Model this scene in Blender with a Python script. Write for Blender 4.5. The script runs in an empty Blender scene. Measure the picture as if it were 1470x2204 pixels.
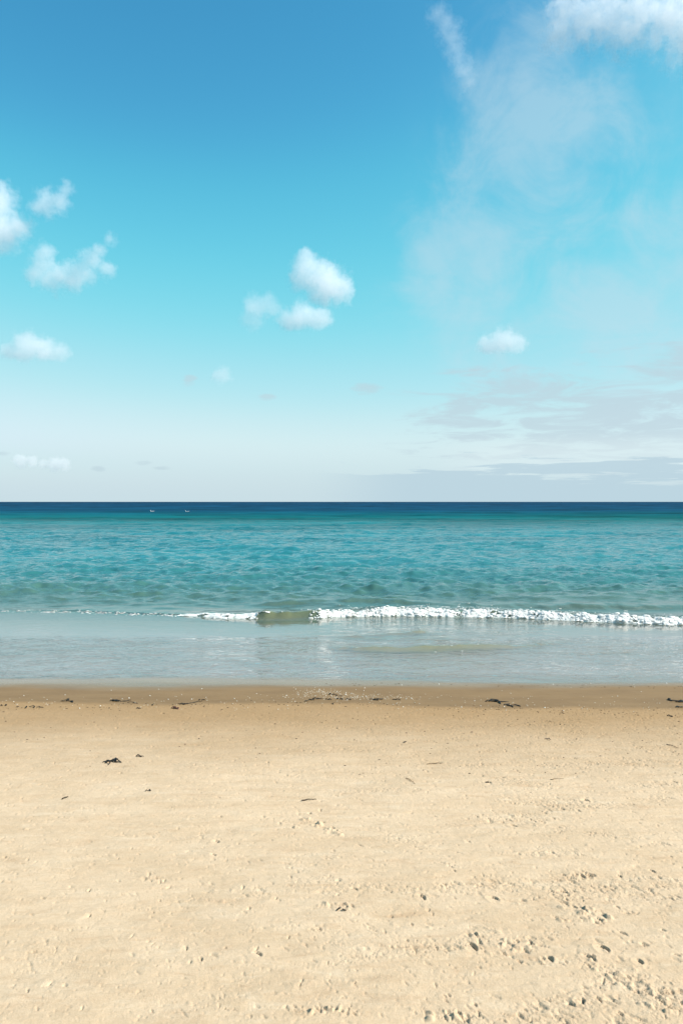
import bpy, bmesh, math, random
import numpy as np
from mathutils import Vector, Matrix

sc = bpy.context.scene
COL = sc.collection

# ------------------------------------------------------------------ camera
F = 1658.0            # focal length in photo pixels (photo 1470 x 2204)
CX, HY = 735.0, 1080.0
CAMZ = 2.0
cam_data = bpy.data.cameras.new('camera')
cam = bpy.data.objects.new('camera', cam_data)
COL.objects.link(cam)
cam.location = (0, 0, CAMZ)
cam_data.sensor_fit = 'VERTICAL'
cam_data.sensor_height = 24.0
cam_data.lens = 24.0 * F / 2204.0
cam.rotation_euler = (math.radians(90 - 0.76), 0, 0)
cam_data.clip_start = 0.05
cam_data.clip_end = 80000
sc.camera = cam

# ------------------------------------------------------------------ sun
SUN_AZ, SUN_EL = math.radians(98), math.radians(40)     # clockwise from straight ahead (+Y)
sun_data = bpy.data.lights.new('sun', 'SUN')
sun_data.energy = 4.0
sun_data.angle = math.radians(0.5)
sun_data.color = (1.0, 0.945, 0.86)
sun = bpy.data.objects.new('sun', sun_data)
COL.objects.link(sun)
sdir = Vector((math.sin(SUN_AZ) * math.cos(SUN_EL), math.cos(SUN_AZ) * math.cos(SUN_EL), math.sin(SUN_EL)))
sun.rotation_euler = sdir.to_track_quat('Z', 'Y').to_euler()
sun.location = (20, 5, 20)

# ------------------------------------------------------------------ node helpers
class G:
    """tiny expression builder on a node tree"""
    def __init__(self, nt):
        self.nt = nt
    def node(self, t, **kw):
        n = self.nt.nodes.new(t)
        for k, v in kw.items():
            setattr(n, k, v)
        return n
    def put(self, sock, v):
        if isinstance(v, bpy.types.NodeSocket):
            self.nt.links.new(v, sock)
        elif v is not None:
            sock.default_value = v
    def m(self, op, a, b=None, c=None, clamp=False):
        n = self.node('ShaderNodeMath', operation=op, use_clamp=clamp)
        for i, v in enumerate((a, b, c)):
            if v is not None:
                self.put(n.inputs[i], v)
        return n.outputs[0]
    def v(self, op, a, b=None, scale=None):
        n = self.node('ShaderNodeVectorMath', operation=op)
        self.put(n.inputs[0], a)
        if b is not None:
            self.put(n.inputs[1], b)
        if scale is not None:
            self.put(n.inputs['Scale'], scale)
        return n.outputs['Value'] if op in ('LENGTH', 'DISTANCE', 'DOT_PRODUCT') else n.outputs['Vector']
    def ramp(self, x, a, b, lo=0.0, hi=1.0, smooth=True):
        n = self.node('ShaderNodeMapRange', interpolation_type='SMOOTHSTEP' if smooth else 'LINEAR')
        for i, v in enumerate((x, a, b, lo, hi)):
            self.put(n.inputs[i], v)
        return n.outputs[0]
    def noise(self, vec, scale, detail=4.0, rough=0.5, lac=2.0, dist=0.0):
        n = self.node('ShaderNodeTexNoise')
        self.put(n.inputs['Vector'], vec)
        n.inputs['Scale'].default_value = scale
        n.inputs['Detail'].default_value = detail
        n.inputs['Roughness'].default_value = rough
        n.inputs['Lacunarity'].default_value = lac
        n.inputs['Distortion'].default_value = dist
        return n.outputs[0]
    def mix(self, fac, a, b):
        n = self.node('ShaderNodeMix', data_type='RGBA')
        self.put(n.inputs['Factor'], fac)
        self.put(n.inputs['A'] if False else n.inputs[6], a)
        self.put(n.inputs[7], b)
        return n.outputs[2]
    def comb(self, x, y, z):
        n = self.node('ShaderNodeCombineXYZ')
        for i, v in enumerate((x, y, z)):
            self.put(n.inputs[i], v)
        return n.outputs[0]
    def sep(self, v):
        n = self.node('ShaderNodeSeparateXYZ')
        self.put(n.inputs[0], v)
        return n.outputs
    def curve(self, x, pts):
        n = self.node('ShaderNodeFloatCurve')
        c = n.mapping.curves[0]
        n.mapping.use_clip = False
        while len(c.points) < len(pts):
            c.points.new(0.5, 0.5)
        for p, (a, b) in zip(c.points, pts):
            p.location = (a, b)
            p.handle_type = 'AUTO'
        n.mapping.update()
        self.put(n.inputs['Value'], x)
        return n.outputs[0]
    def attr(self, name):
        n = self.node('ShaderNodeAttribute', attribute_name=name)
        return n

# ------------------------------------------------------------------ world: daylight sky with thin high veils
world = bpy.data.worlds.new('World')
sc.world = world
world.use_nodes = True
wt = world.node_tree
g = G(wt)
bg = wt.nodes['Background']
sky = g.node('ShaderNodeTexSky', sky_type='NISHITA', sun_disc=False)
sky.sun_elevation = SUN_EL
sky.sun_rotation = SUN_AZ
sky.altitude = 0
sky.air_density, sky.dust_density, sky.ozone_density = 1.0, 0.3, 4.0
SKY_STRENGTH = 0.1
rgb = g.node('ShaderNodeSeparateColor')
wt.links.new(sky.outputs[0], rgb.inputs[0])
def grade(s, pts):
    x = g.m('MULTIPLY', s, SKY_STRENGTH)
    return g.curve(x, pts)
# one colour grade over the whole sky: the photograph's cyan film look
gr = grade(rgb.outputs[0], [(0, 0), (.09, .033), (.12, .060), (.157, .104), (.237, .215), (.356, .325), (.52, .345), (1, .62)])
gg = grade(rgb.outputs[1], [(0, 0), (.161, .172), (.212, .274), (.271, .342), (.382, .395), (.504, .425), (.6, .43), (1, .62)])
gb = grade(rgb.outputs[2], [(0, 0), (.310, .308), (.385, .380), (.458, .416), (.554, .440), (.60, .448), (1, .62)])
cc = g.node('ShaderNodeCombineColor')
for i, s in enumerate((gr, gg, gb)):
    wt.links.new(s, cc.inputs[i])
skycol = cc.outputs[0]

tc = g.node('ShaderNodeTexCoord')
dvec = tc.outputs['Generated']
dx, dy, dz = g.sep(dvec)
az = g.m('ARCTAN2', dx, dy)
el = g.m('ARCSINE', dz)
def px_az(px, py=900):
    return math.atan2(px - CX, F)
def px_el(px, py):
    x, z = (px - CX) / F, (HY - py) / F
    return math.atan2(z, math.sqrt(1 + x * x))
def blob(px, py, rx, ry, soft=1.0):
    a = g.m('DIVIDE', g.m('SUBTRACT', az, px_az(px)), rx / F)
    b = g.m('DIVIDE', g.m('SUBTRACT', el, px_el(px, py)), ry / F)
    d = g.m('SQRT', g.m('ADD', g.m('MULTIPLY', a, a), g.m('MULTIPLY', b, b)))
    return g.ramp(d, 1.0 + soft * .6, max(0.0, 1.0 - soft), 0.0, 1.0)
def gmax(items):
    r = items[0]
    for i in items[1:]:
        r = g.m('MAXIMUM', r, i)
    return r
# coordinates on a flat cloud layer overhead, so cloud stretches towards the horizon
zc = g.m('ADD', g.m('MAXIMUM', dz, 0.0), 0.09)
layer = g.comb(g.m('DIVIDE', dx, zc), g.m('DIVIDE', dy, zc), 0.0)
ang = g.comb(az, el, 0.0)

# low haze towards the horizon
hz = g.ramp(el, 0.085, 0.0, 0.0, 1.0)
skycol = g.mix(g.m('MULTIPLY', hz, 0.92), skycol, (.292, .362, .396, 1))

# high veil on the right
n1 = g.noise(ang, 10.0, 9, .64, dist=.7)
n2 = g.noise(g.v('ADD', layer, (3.1, 7.7, 0)), 1.6, 9, .62, dist=.4)
n1b = g.noise(g.v('ADD', ang, (2.2, 5.1, 0)), 4.2, 6, .6, dist=.3)
vm = gmax([blob(1150, 380, 210, 300, .95), blob(925, 600, 85, 110, .85), blob(1040, 520, 190, 160, .95), blob(1440, 560, 230, 180, .95), blob(1280, 660, 440, 190, 1.0)])
wide = g.m('MULTIPLY', g.ramp(az, px_az(820), px_az(1250)), g.ramp(el, px_el(735, -150), px_el(735, 500), .45, 1.0))
vn = g.m('ADD', g.m('MULTIPLY', n1, .55), g.m('ADD', g.m('MULTIPLY', n1b, .55), g.m('MULTIPLY', g.m('SUBTRACT', n2, .5), .35)))
veil = g.m('ADD', g.m('MULTIPLY', g.ramp(g.m('ADD', vn, g.m('MULTIPLY', vm, .36)), .60, .98), g.ramp(vm, 0, .5)), g.m('MULTIPLY', wide, g.ramp(vn, .42, .85, .0, .50)), clamp=True)
skycol = g.mix(g.m('MULTIPLY', veil, .47), skycol, (.290, .372, .418, 1))

# grey bands of thin cloud low on the right
n3 = g.noise(g.v('ADD', layer, (11.3, 2.2, 0)), 2.2, 10, .64, dist=.6)
lm = gmax([blob(1330, 900, 420, 120, .8), blob(1060, 850, 130, 70, .8), blob(1450, 800, 130, 60, .8)])
low = g.m('MULTIPLY', g.ramp(g.m('ADD', n3, g.m('MULTIPLY', lm, .20)), .55, .74), g.ramp(lm, 0, .3))
skycol = g.mix(g.m('MULTIPLY', low, .66), skycol, (.262, .325, .365, 1))

# cloud bank lying on the horizon, its top edge uneven
n4 = g.noise(g.comb(g.m('MULTIPLY', az, 4.0), g.m('MULTIPLY', el, 34.0), 3.0), 1.6, 9, .62, dist=.3)
n5 = g.noise(g.comb(g.m('MULTIPLY', az, 2.0), g.m('MULTIPLY', el, 50.0), 8.0), 5.0, 6, .6)
side = g.ramp(az, px_az(640), px_az(900))
bv = g.m('ADD', g.m('DIVIDE', g.m('SUBTRACT', .047, el), .034), g.m('ADD', g.m('MULTIPLY', g.m('SUBTRACT', n4, .5), 3.6), g.m('MULTIPLY', g.m('SUBTRACT', n5, .5), 1.2)))
bank = g.m('MULTIPLY', g.ramp(bv, .0, .28), side)
gap = g.m('MULTIPLY', g.m('MULTIPLY', g.ramp(el, .024, .045), g.ramp(el, .090, .060)), g.ramp(az, px_az(880), px_az(1080)))
skycol = g.mix(g.m('MULTIPLY', gap, .55), skycol, (.37, .435, .450, 1))
skycol = g.mix(g.m('MULTIPLY', bank, .85), skycol, (.250, .330, .374, 1))

# small grey shreds far out on the left
n6 = g.noise(g.comb(az, g.m('MULTIPLY', el, 4.0), 1.0), 30.0, 5, .55)
sm = gmax([blob(215, 1008, 16, 8, .9), blob(310, 996, 22, 7, .9), blob(350, 1008, 22, 5, .9), blob(790, 836, 34, 13, .9), blob(410, 818, 18, 14, .9),
           blob(5, 976, 20, 5, .9), blob(575, 855, 20, 8, .9)])
shred = g.ramp(g.m('ADD', n6, g.m('MULTIPLY', sm, .5)), .62, 1.0)
shred = g.m('MULTIPLY', shred, g.ramp(sm, 0, .25))
skycol = g.mix(g.m('MULTIPLY', shred, .55), skycol, (.262, .330, .365, 1))

# the sky strength of 0.1 is applied before the grade above, where its curve is defined
wt.links.new(skycol, bg.inputs[0])
bg.inputs[1].default_value = 1.0

# ------------------------------------------------------------------ picture settings
sc.view_settings.view_transform = 'Standard'
sc.view_settings.look = 'None'
sc.view_settings.gamma = 1.0
sc.view_settings.use_curve_mapping = False
sc.view_settings.exposure = 1.0
sc.render.engine = 'CYCLES'
sc.cycles.max_bounces = 8
sc.cycles.diffuse_bounces = 3
sc.cycles.glossy_bounces = 3
sc.cycles.transparent_max_bounces = 12
sc.cycles.volume_bounces = 6
sc.cycles.volume_max_steps = 256
sc.cycles.use_denoising = True

# ------------------------------------------------------------------ numpy noise
rng = np.random.default_rng(7)
PERM = rng.permutation(512)
PERM = np.concatenate([PERM, PERM, PERM])
GANG = rng.uniform(0, 2 * np.pi, 512)
GX, GY = np.cos(GANG), np.sin(GANG)
def perlin(x, y, seed=0):
    x = x + seed * 17.31
    y = y + seed * 9.77
    xi = np.floor(x).astype(np.int64); yi = np.floor(y).astype(np.int64)
    xf = x - xi; yf = y - yi
    xi &= 511; yi &= 511
    u = xf * xf * xf * (xf * (xf * 6 - 15) + 10)
    v = yf * yf * yf * (yf * (yf * 6 - 15) + 10)
    def gd(ix, iy, fx, fy):
        h = PERM[PERM[ix & 511] + (iy & 511)] & 511
        return GX[h] * fx + GY[h] * fy
    a = gd(xi, yi, xf, yf); b = gd(xi + 1, yi, xf - 1, yf)
    c = gd(xi, yi + 1, xf, yf - 1); d = gd(xi + 1, yi + 1, xf - 1, yf - 1)
    return (a + u * (b - a)) * (1 - v) + (c + u * (d - c)) * v      # about -0.7 .. 0.7
def fbm(x, y, oct=4, seed=0, gain=.5):
    r = 0; amp = 1
    for i in range(oct):
        r = r + amp * perlin(x, y, seed + i)
        x = x * 2.03; y = y * 2.03; amp *= gain
    return r
def sstep(a, b, x):
    t = np.clip((x - a) / (b - a), 0, 1)
    return t * t * (3 - 2 * t)

# ------------------------------------------------------------------ beach profile
PROF = [(-60, 2.2), (-10, 1.0), (1.5, .465), (2.4, .41), (4, .27), (5.5, .16), (7.3, .058), (8.5, .0), (9.0, -.0115), (9.6, -.015), (11, -.02), (12.4, -.034),
        (13.4, -.075), (15, -.28), (20, -.8), (30, -1.5), (60, -3.2), (120, -6)]
_py = np.linspace(-60, 120, 18001)
_pz = np.interp(_py, [p[0] for p in PROF], [p[1] for p in PROF])
_k = np.hanning(41); _k /= _k.sum()
_pz = np.convolve(np.pad(_pz, 20, mode='edge'), _k, mode='valid')
def profile(x, y):
    # the water's edge runs a little nearer on the right
    sh = np.interp(x, [-6, -3.7, -.8, 0, 1.3, 3.6, 6], [-.12, -.10, -.12, .0, .10, .13, .13])
    w = sstep(4.5, 7, y) * sstep(12.5, 10, y)
    return np.interp(y + sh * w, _py, _pz)
def at(px, py):
    """point of the beach or water level seen at photo pixel px, py"""
    u, v = (px - CX) / F, (py - HY) / F
    d = CAMZ / max(v, 1e-4)
    for _ in range(12):
        z = max(0.0, float(profile(np.array(u * d), np.array(d))))
        d = (CAMZ - z) / max(v, 1e-4)
    return u * d, d

def grid_mesh(name, X, Y, Z, mat, attrs):
    nr, nc = X.shape
    me = bpy.data.meshes.new(name)
    n = nr * nc
    co = np.stack([X, Y, Z], -1).reshape(-1).astype(np.float32)
    me.vertices.add(n)
    me.vertices.foreach_set('co', co)
    i = np.arange(n).reshape(nr, nc)
    q = np.stack([i[:-1, :-1], i[:-1, 1:], i[1:, 1:], i[1:, :-1]], -1).reshape(-1, 4)
    nq = len(q)
    me.loops.add(nq * 4)
    me.loops.foreach_set('vertex_index', q.reshape(-1).astype(np.int32))
    me.polygons.add(nq)
    me.polygons.foreach_set('loop_start', np.arange(0, nq * 4, 4, dtype=np.int32))
    me.update(calc_edges=True)
    me.polygons.foreach_set('use_smooth', np.ones(nq, dtype=bool))
    for k, (typ, arr) in attrs.items():
        a = me.attributes.new(k, typ, 'POINT')
        if typ == 'FLOAT':
            a.data.foreach_set('value', arr.reshape(-1).astype(np.float32))
        else:
            full = np.concatenate([arr, np.ones(arr.shape[:-1] + (1,))], -1)
            a.data.foreach_set('color', full.reshape(-1).astype(np.float32))
    me.materials.append(mat)
    ob = bpy.data.objects.new(name, me)
    COL.objects.link(ob)
    return ob

def new_mat(name):
    m = bpy.data.materials.new(name)
    m.use_nodes = True
    m.node_tree.nodes.clear()
    gg_ = G(m.node_tree)
    out = gg_.node('ShaderNodeOutputMaterial')
    return m, gg_, out
def simple(name, col, rough=.7, spec=.3, vary=.0, vscale=60):
    m, q, out = new_mat(name)
    p = q.node('ShaderNodeBsdfPrincipled')
    p.inputs['Roughness'].default_value = rough
    p.inputs['Specular IOR Level'].default_value = spec
    if vary:
        geo = q.node('ShaderNodeNewGeometry')
        n = q.noise(geo.outputs['Position'], vscale, 3)
        a = tuple(c * (1 - vary) for c in col) + (1,)
        b = tuple(min(1, c * (1 + vary)) for c in col) + (1,)
        q.put(p.inputs['Base Color'], q.mix(n, a, b))
    else:
        p.inputs['Base Color'].default_value = col + (1,)
    m.node_tree.links.new(p.outputs[0], out.inputs['Surface'])
    return m

# ------------------------------------------------------------------ sand material
sand_m, q, out = new_mat('sand')
geo = q.node('ShaderNodeNewGeometry')
P = geo.outputs['Position']
wet = q.attr('wet').outputs['Fac']
sheen = q.attr('sheen').outputs['Fac']
damp = q.attr('damp').outputs['Fac']
Pst = q.v('MULTIPLY', P, (1.0, 2.6, 1.0))
c1 = q.noise(Pst, 2.2, 6, .6)
c2 = q.noise(Pst, 28, 5, .65)
c3 = q.noise(P, 420, 3, .7)
dry = q.mix(q.ramp(c1, .3, .7), (.50, .365, .235, 1), (.55, .415, .28, 1))
dry = q.mix(q.m('MULTIPLY', q.ramp(c2, .35, .7), .30), dry, (.455, .325, .20, 1))
stk = q.noise(q.v('MULTIPLY', P, (1.0, 2.7, 1.0)), 5.5, 8, .70, dist=.5)
dry = q.mix(q.m('MULTIPLY', q.ramp(stk, .50, .74), .62), dry, (.41, .275, .165, 1))
dry = q.mix(q.m('MULTIPLY', q.ramp(stk, .48, .26), .60), dry, (.60, .475, .335, 1))
c4 = q.noise(P, 150, 4, .8)
dry = q.mix(q.m('MULTIPLY', q.ramp(c4, .52, .72), .42), dry, (.36, .235, .135, 1))
dry = q.mix(q.m('MULTIPLY', q.ramp(c4, .46, .30), .40), dry, (.66, .535, .39, 1))
dry = q.mix(q.m('MULTIPLY', q.ramp(c3, .56, .78), .30), dry, (.22, .13, .065, 1))
dampc = q.mix(q.ramp(c2, .3, .7), (.275, .170, .080, 1), (.325, .207, .103, 1))
colr = q.mix(damp, dry, dampc)
wetc = q.mix(q.ramp(q.noise(Pst, 1.3, 5, .6), .3, .7), (.185, .110, .048, 1), (.225, .138, .062, 1))
wetc = q.mix(q.m('MULTIPLY', q.ramp(c2, .35, .7), .35), wetc, (.225, .145, .070, 1))
colr = q.mix(wet, colr, wetc)
colr = q.mix(q.ramp(q.sep(P)[1], 8.3, 9.2), colr, (.345, .265, .222, 1))     # sand under the water film, paled to stand in for missing sky reflection
pb = q.node('ShaderNodeBsdfPrincipled')
q.put(pb.inputs['Base Color'], colr)
q.put(pb.inputs['Roughness'], q.m('SUBTRACT', q.ramp(wet, 0, 1, .95, .62), q.m('MULTIPLY', sheen, .40)))
q.put(pb.inputs['Specular IOR Level'], q.m('ADD', q.ramp(wet, 0, 1, .12, .16), q.m('MULTIPLY', sheen, .30)))
grain = q.noise(P, 170, 4, .75)
clods = q.noise(q.v('MULTIPLY', P, (1, 1.0, 1)), 48, 4, .6, dist=.3)
crust = q.attr('crust').outputs['Fac']
hgt = q.m('ADD', q.m('MULTIPLY', grain, .0019), q.m('MULTIPLY', q.m('MULTIPLY', q.ramp(clods, .42, .62), .0055), q.m('ADD', q.m('MULTIPLY', crust, .22), .10)))
bmp = q.node('ShaderNodeBump')
bmp.inputs['Distance'].default_value = 1.0
q.put(bmp.inputs['Strength'], q.ramp(wet, 0, 1, 1.0, .22))
q.put(bmp.inputs['Height'], hgt)
q.put(pb.inputs['Normal'], bmp.outputs[0])
sand_m.node_tree.links.new(pb.outputs[0], out.inputs['Surface'])

# ------------------------------------------------------------------ the beach
def spread_columns(nc, nout, far):
    u = np.linspace(-1, 1, nc)
    o = 1 + (far - 1) * (np.linspace(0, 1, nout + 1)[1:] ** 3)
    return np.concatenate([-o[::-1], u, o])
rows = [1.55]
while rows[-1] < 8.7:
    rows.append(rows[-1] * 1.0021)
while rows[-1] < 15:
    rows.append(rows[-1] * 1.004)
while rows[-1] < 100:
    rows.append(rows[-1] * 1.06)
rows = np.array([-60, -30, -15, -8, -4, -2, -.8, 0, .6, 1.0, 1.3] + rows)
ucol = spread_columns(960, 14, 60)
U, Y = np.meshgrid(ucol, rows)
HW = .49 * np.maximum(Y, 1.55) + .5
X = U * HW
Z = profile(X, Y)
near = sstep(7.6, 6.6, Y)                       # dry part
wetline = 7.32 + .16 * fbm(X * .55, Y * .0 + 3.0, 3, 40) + .05 * fbm(X * 5, Y * 5, 3, 41) - .045 * X
wetm = sstep(-.10, .10, Y - wetline)
dampm = np.clip(sstep(4.6, 7.4, Y + .35 * fbm(X * .8, Y * 1.5, 3, 42)), 0, 1) * .95
Z += near * (.010 * fbm(X * .9, Y * 1.6, 3, 1) + .0045 * fbm(X * 3.2, Y * 7.5, 3, 4) + .0016 * fbm(X * 14, Y * 22, 3, 8))
Z += (1 - near) * sstep(15, 9, Y) * (.0035 * fbm(X * .8, Y * 2.0, 3, 12))
Z += (1 - near) * sstep(8.7, 8.2, Y) * .0012 * fbm(X * 12, Y * 16, 3, 14)
# the low bar between the rippled film and the smooth sheet
yb = np.interp(X, [-5.2, -4, -2, -.2, 3.0, 5.2], [11.75, 11.7, 11.45, 11.35, 11.5, 11.25]) + .10 * fbm(X * .9, X * 0, 3, 20)
bar = np.maximum(sstep(.1, -1.6, X), sstep(2.4, 4.2, X)) * np.clip(.75 + .9 * fbm(X * 1.1, Y * .0 + 2, 3, 21), 0, 1)
Z += bar * .0185 * np.exp(-((Y - yb) / .38) ** 2)

# trodden and crusted patches: small pits and broken crust, more of them to the right
pm = .75 * fbm(X * 1.6, Y * 3.4, 4, 60) + .45 * fbm(X * 5.5, Y * 9.0, 3, 66)
right = sstep(-.9, .9, X / HW / .9)
thr = .26 - .24 * right - .05 * sstep(4.5, 2.4, Y)
crust = sstep(thr, thr + .38, pm) * sstep(7.5, 7.0, Y)
crust *= (.35 + .65 * right)
H = np.zeros_like(Z)
H += (crust * .0006 + .00022) * np.maximum(0, fbm(X * 26, Y * 30, 3, 70)) * 2
dens_col = np.searchsorted(ucol, np.linspace(-1, 1, 10))
ydense = rows
def stamp(cx, cy, r, depth, kind, ang=0., asp=1., lo=.05):
    """press a mark into the sand or raise a clod; kind 0 pit with a steep wall on its right, 1 clod, 2 even pit"""
    R = r * 1.7 * max(1, asp)
    r0, r1 = np.searchsorted(rows, [cy - R, cy + R])
    hw = .49 * max(cy, 1.55) + .5
    c0, c1 = np.searchsorted(ucol, [(cx - R) / hw - .004, (cx + R) / hw + .004])
    if r1 <= r0 or c1 <= c0:
        return
    ddx = X[r0:r1, c0:c1] - cx
    ddy = Y[r0:r1, c0:c1] - cy
    ca, sa = math.cos(ang), math.sin(ang)
    a = (ddx * ca + ddy * sa) / r
    b = (-ddx * sa + ddy * ca) / (r * asp)
    d = np.sqrt(a * a + b * b)
    if kind == 0:
        f = -depth * (1 - sstep(.84, 1.04, d)) * np.clip((a + b * .25 - lo) / (1 - lo), 0.0, 1) ** 1.3 + depth * .07 * np.exp(-((d - 1.15) / .16) ** 2)
    elif kind == 1:
        f = depth * (1 - sstep(.45, 1.1, d)) * np.clip(.75 + .35 * a, 0, 1.2)
    else:
        f = -depth * (1 - sstep(.3, 1.0, d)) + depth * .2 * np.exp(-((d - 1.15) / .2) ** 2)
    H[r0:r1, c0:c1] += f
rnd = random.Random(11)
# broken crust: irregular sharp-edged flakes, drawn out from upper left to lower right
def flakes(sc1, stretch, dep_, seed, t0, t1):
    global H
    a_ = (X + Y * .8) / 1.28
    b_ = (X * .8 - Y) / 1.28
    warp = .6 * perlin(X * sc1 * .3, Y * sc1 * .3, seed + 9)
    n_ = .75 * perlin(a_ * sc1 + warp, b_ * sc1 / stretch, seed) + .5 * perlin(a_ * sc1 * 2.1, b_ * sc1 * 2.1 / stretch + warp, seed + 1)
    t_ = t0 + (t1 - t0) * np.clip(crust * 1.25, 0, 1) - .05 * right
    f_ = sstep(t_, t_ + .09, n_) * (.55 + 1.2 * np.clip(n_ - t_, 0, .5))
    H -= dep_ * f_ * sstep(7.3, 6.6, Y) * sstep(1.8, 2.1, Y)
flakes(36, 2.2, .0046, 200, .40, .20)
flakes(19, 2.0, .0060, 210, .55, .40)
flakes(64, 1.8, .0026, 220, .38, .16)
made = 0
tries = 0
jr = len(rows)
ncol = len(ucol)
ilo, ihi = np.searchsorted(rows, [2.0, 7.3])
while made < 9500 and tries < 260000:
    tries += 1
    yy = 2.0 + 5.3 * rnd.random() ** 1.25
    uu = rnd.uniform(-1, 1)
    hw = .49 * yy + .5
    ri = min(np.searchsorted(rows, yy), jr - 1)
    ci = min(np.searchsorted(ucol, uu), ncol - 1)
    if rnd.random() > crust[ri, ci] * .22 + .045 + .05 * right[ri, ci] * (1 + 1.2 * (yy > 5)):
        continue
    s = rnd.random()
    r = .0018 + .0065 * rnd.random() ** 4 + .0012 * yy
    dpt = r * rnd.uniform(.4, 1.0)
    an = rnd.gauss(.40, .45)
    if s < .86:
        stamp(uu * hw, yy, r, dpt, 0, an, rnd.uniform(.8, 2.6), rnd.uniform(-.1, .4))
    else:
        stamp(uu * hw, yy, r, dpt * .4, 1, an, rnd.uniform(.8, 1.8))
    made += 1
# the larger marks, where the photograph shows them: pixel x, y, size in pixels, turn
MARKS = [(905, 1938, 13, .2), (1215, 1927, 12, .7), (1270, 1941, 8, .5), (1062, 1942, 15, .6), (588, 1940, 8, -.3), (762, 1922, 8, .8), (1014, 2046, 16, .2),
         (1298, 2051, 18, .15), (1110, 2034, 11, .1), (1139, 2035, 10, -.1), (1180, 2074, 15, .2), (1268, 2072, 17, .5), (1276, 2068, 10, .1), (1250, 2160, 14, -.6),
         (1232, 2170, 13, .8), (1117, 2077, 9, .3), (1218, 2080, 8, 0), (462, 1816, 10, .6), (456, 1847, 8, .8), (197, 1921, 12, 3.0), (394, 2050, 9, .1), (546, 2051, 9, -.4),
         (552, 2063, 10, .7), (425, 2074, 11, .3), (95, 2126, 10, -.5), (1050, 1688, 9, .3), (1452, 1687, 9, .3), (974, 1883, 9, .1), (1188, 1842, 11, .9), (1008, 1817, 7, .6),
         (530, 1961, 9, -.3), (184, 1978, 9, -.4), (684, 2009, 8, .2), (882, 1997, 9, 0), (1234, 1961, 13, .6), (1115, 1845, 8, .4), (1440, 1720, 7, .6), (1262, 1727, 9, .5),
         (1376, 2078, 14, .1), (1460, 2066, 11, .6), (1342, 2017, 11, .5), (1335, 1892, 8, .2), (1252, 1892, 12, .1), (1268, 1890, 12, .1), (1238, 1888, 9, .1), (1212, 1890, 9, .4),
         (1290, 2160, 10, .2), (1345, 2130, 10, .8), (955, 1912, 9, .7), (945, 1915, 8, .7), (1330, 1960, 8, .2), (1300, 1975, 9, .3), (1290, 1988, 10, .3), (1020, 2170, 11, .3),
         (965, 2150, 8, .4), (955, 2152, 8, .3), (985, 2190, 13, .2), (1130, 2180, 9, .6), (1335, 2190, 13, .2), (1400, 2150, 10, .7), (1428, 2165, 10, .8), (1105, 1780, 9, .5),
         (1165, 1772, 9, .9), (1190, 1765, 7, .3), (1210, 1746, 8, .2), (1025, 1761, 7, .5), (1050, 1765, 8, .3), (1390, 2040, 10, .5), (1430, 2010, 9, .4), (840, 1980, 8, .3),
         (700, 2080, 9, -.2), (640, 2130, 9, .1), (760, 2125, 8, .3), (1405, 1880, 9, .3), (1455, 1900, 8, .4), (1445, 1850, 7, .4)]
def mpx(px, py):
    return px / F * at(735, py)[1]
for (px, py, s, an) in MARKS:
    x, y = at(px, py)
    r = s / F * y * .82
    stamp(x, y, r * 1.05, r * rnd.uniform(1.0, 1.4), 0, an, rnd.uniform(1.0, 1.8), rnd.uniform(.1, .5))
    if rnd.random() < .6:
        stamp(x - r * 2.0, y + r * rnd.uniform(-1, 1), r * 1.9, r * .14, 1, an, 1.6)
# a scuffed streak in the middle, and two broken lines of crust on the right
for (x0, y0, x1, y1, n, sp) in [(640, 1757, 735, 1802, 60, 7), (560, 1762, 640, 1788, 22, 6), (1030, 1760, 1170, 1772, 46, 8), (1180, 1990, 1320, 1985, 40, 14),
                                (1360, 2110, 1470, 2190, 110, 22), (1230, 1895, 1275, 1885, 20, 7), (1180, 1925, 1290, 1985, 60, 16), (900, 2185, 1010, 2195, 60, 9),
                                (620, 2180, 760, 2190, 60, 10), (690, 1955, 770, 1962, 26, 8), (320, 1890, 350, 1900, 14, 6), (1010, 2020, 1180, 2060, 70, 22), (1250, 2075, 1330, 2110, 50, 12)]:
    for k in range(n):
        t = rnd.random()
        x, y = at(x0 + (x1 - x0) * t + rnd.gauss(0, sp), y0 + (y1 - y0) * t + rnd.gauss(0, sp * .6))
        r = (.0045 + .008 * rnd.random() ** 1.8) * (.6 + y / 6)
        stamp(x, y, r, r * rnd.uniform(.5, 1.0), rnd.choice((0, 0, 0, 1)), rnd.gauss(.45, .4), rnd.uniform(.9, 2.6), rnd.uniform(-.1, .4))
Z += H
sheen_a = sstep(8.05, 8.5, Y - .02 * X + .22 * fbm(X * .7, Y * 2.0, 3, 45)) * wetm
grid_mesh('beach', X, Y, Z, sand_m, {'wet': ('FLOAT', wetm), 'damp': ('FLOAT', dampm), 'crust': ('FLOAT', crust), 'sheen': ('FLOAT', sheen_a)})['kind'] = 'structure'
_rows_b, _ucol_b, _Zb = rows, ucol, Z
def ground(x, y):
    """height of the finished sand"""
    r = int(np.clip(np.searchsorted(_rows_b, y), 1, len(_rows_b) - 1))
    hw = .49 * max(y, 1.55) + .5
    c = int(np.clip(np.searchsorted(_ucol_b, x / hw), 1, len(_ucol_b) - 1))
    return float(_Zb[r, c])

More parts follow.
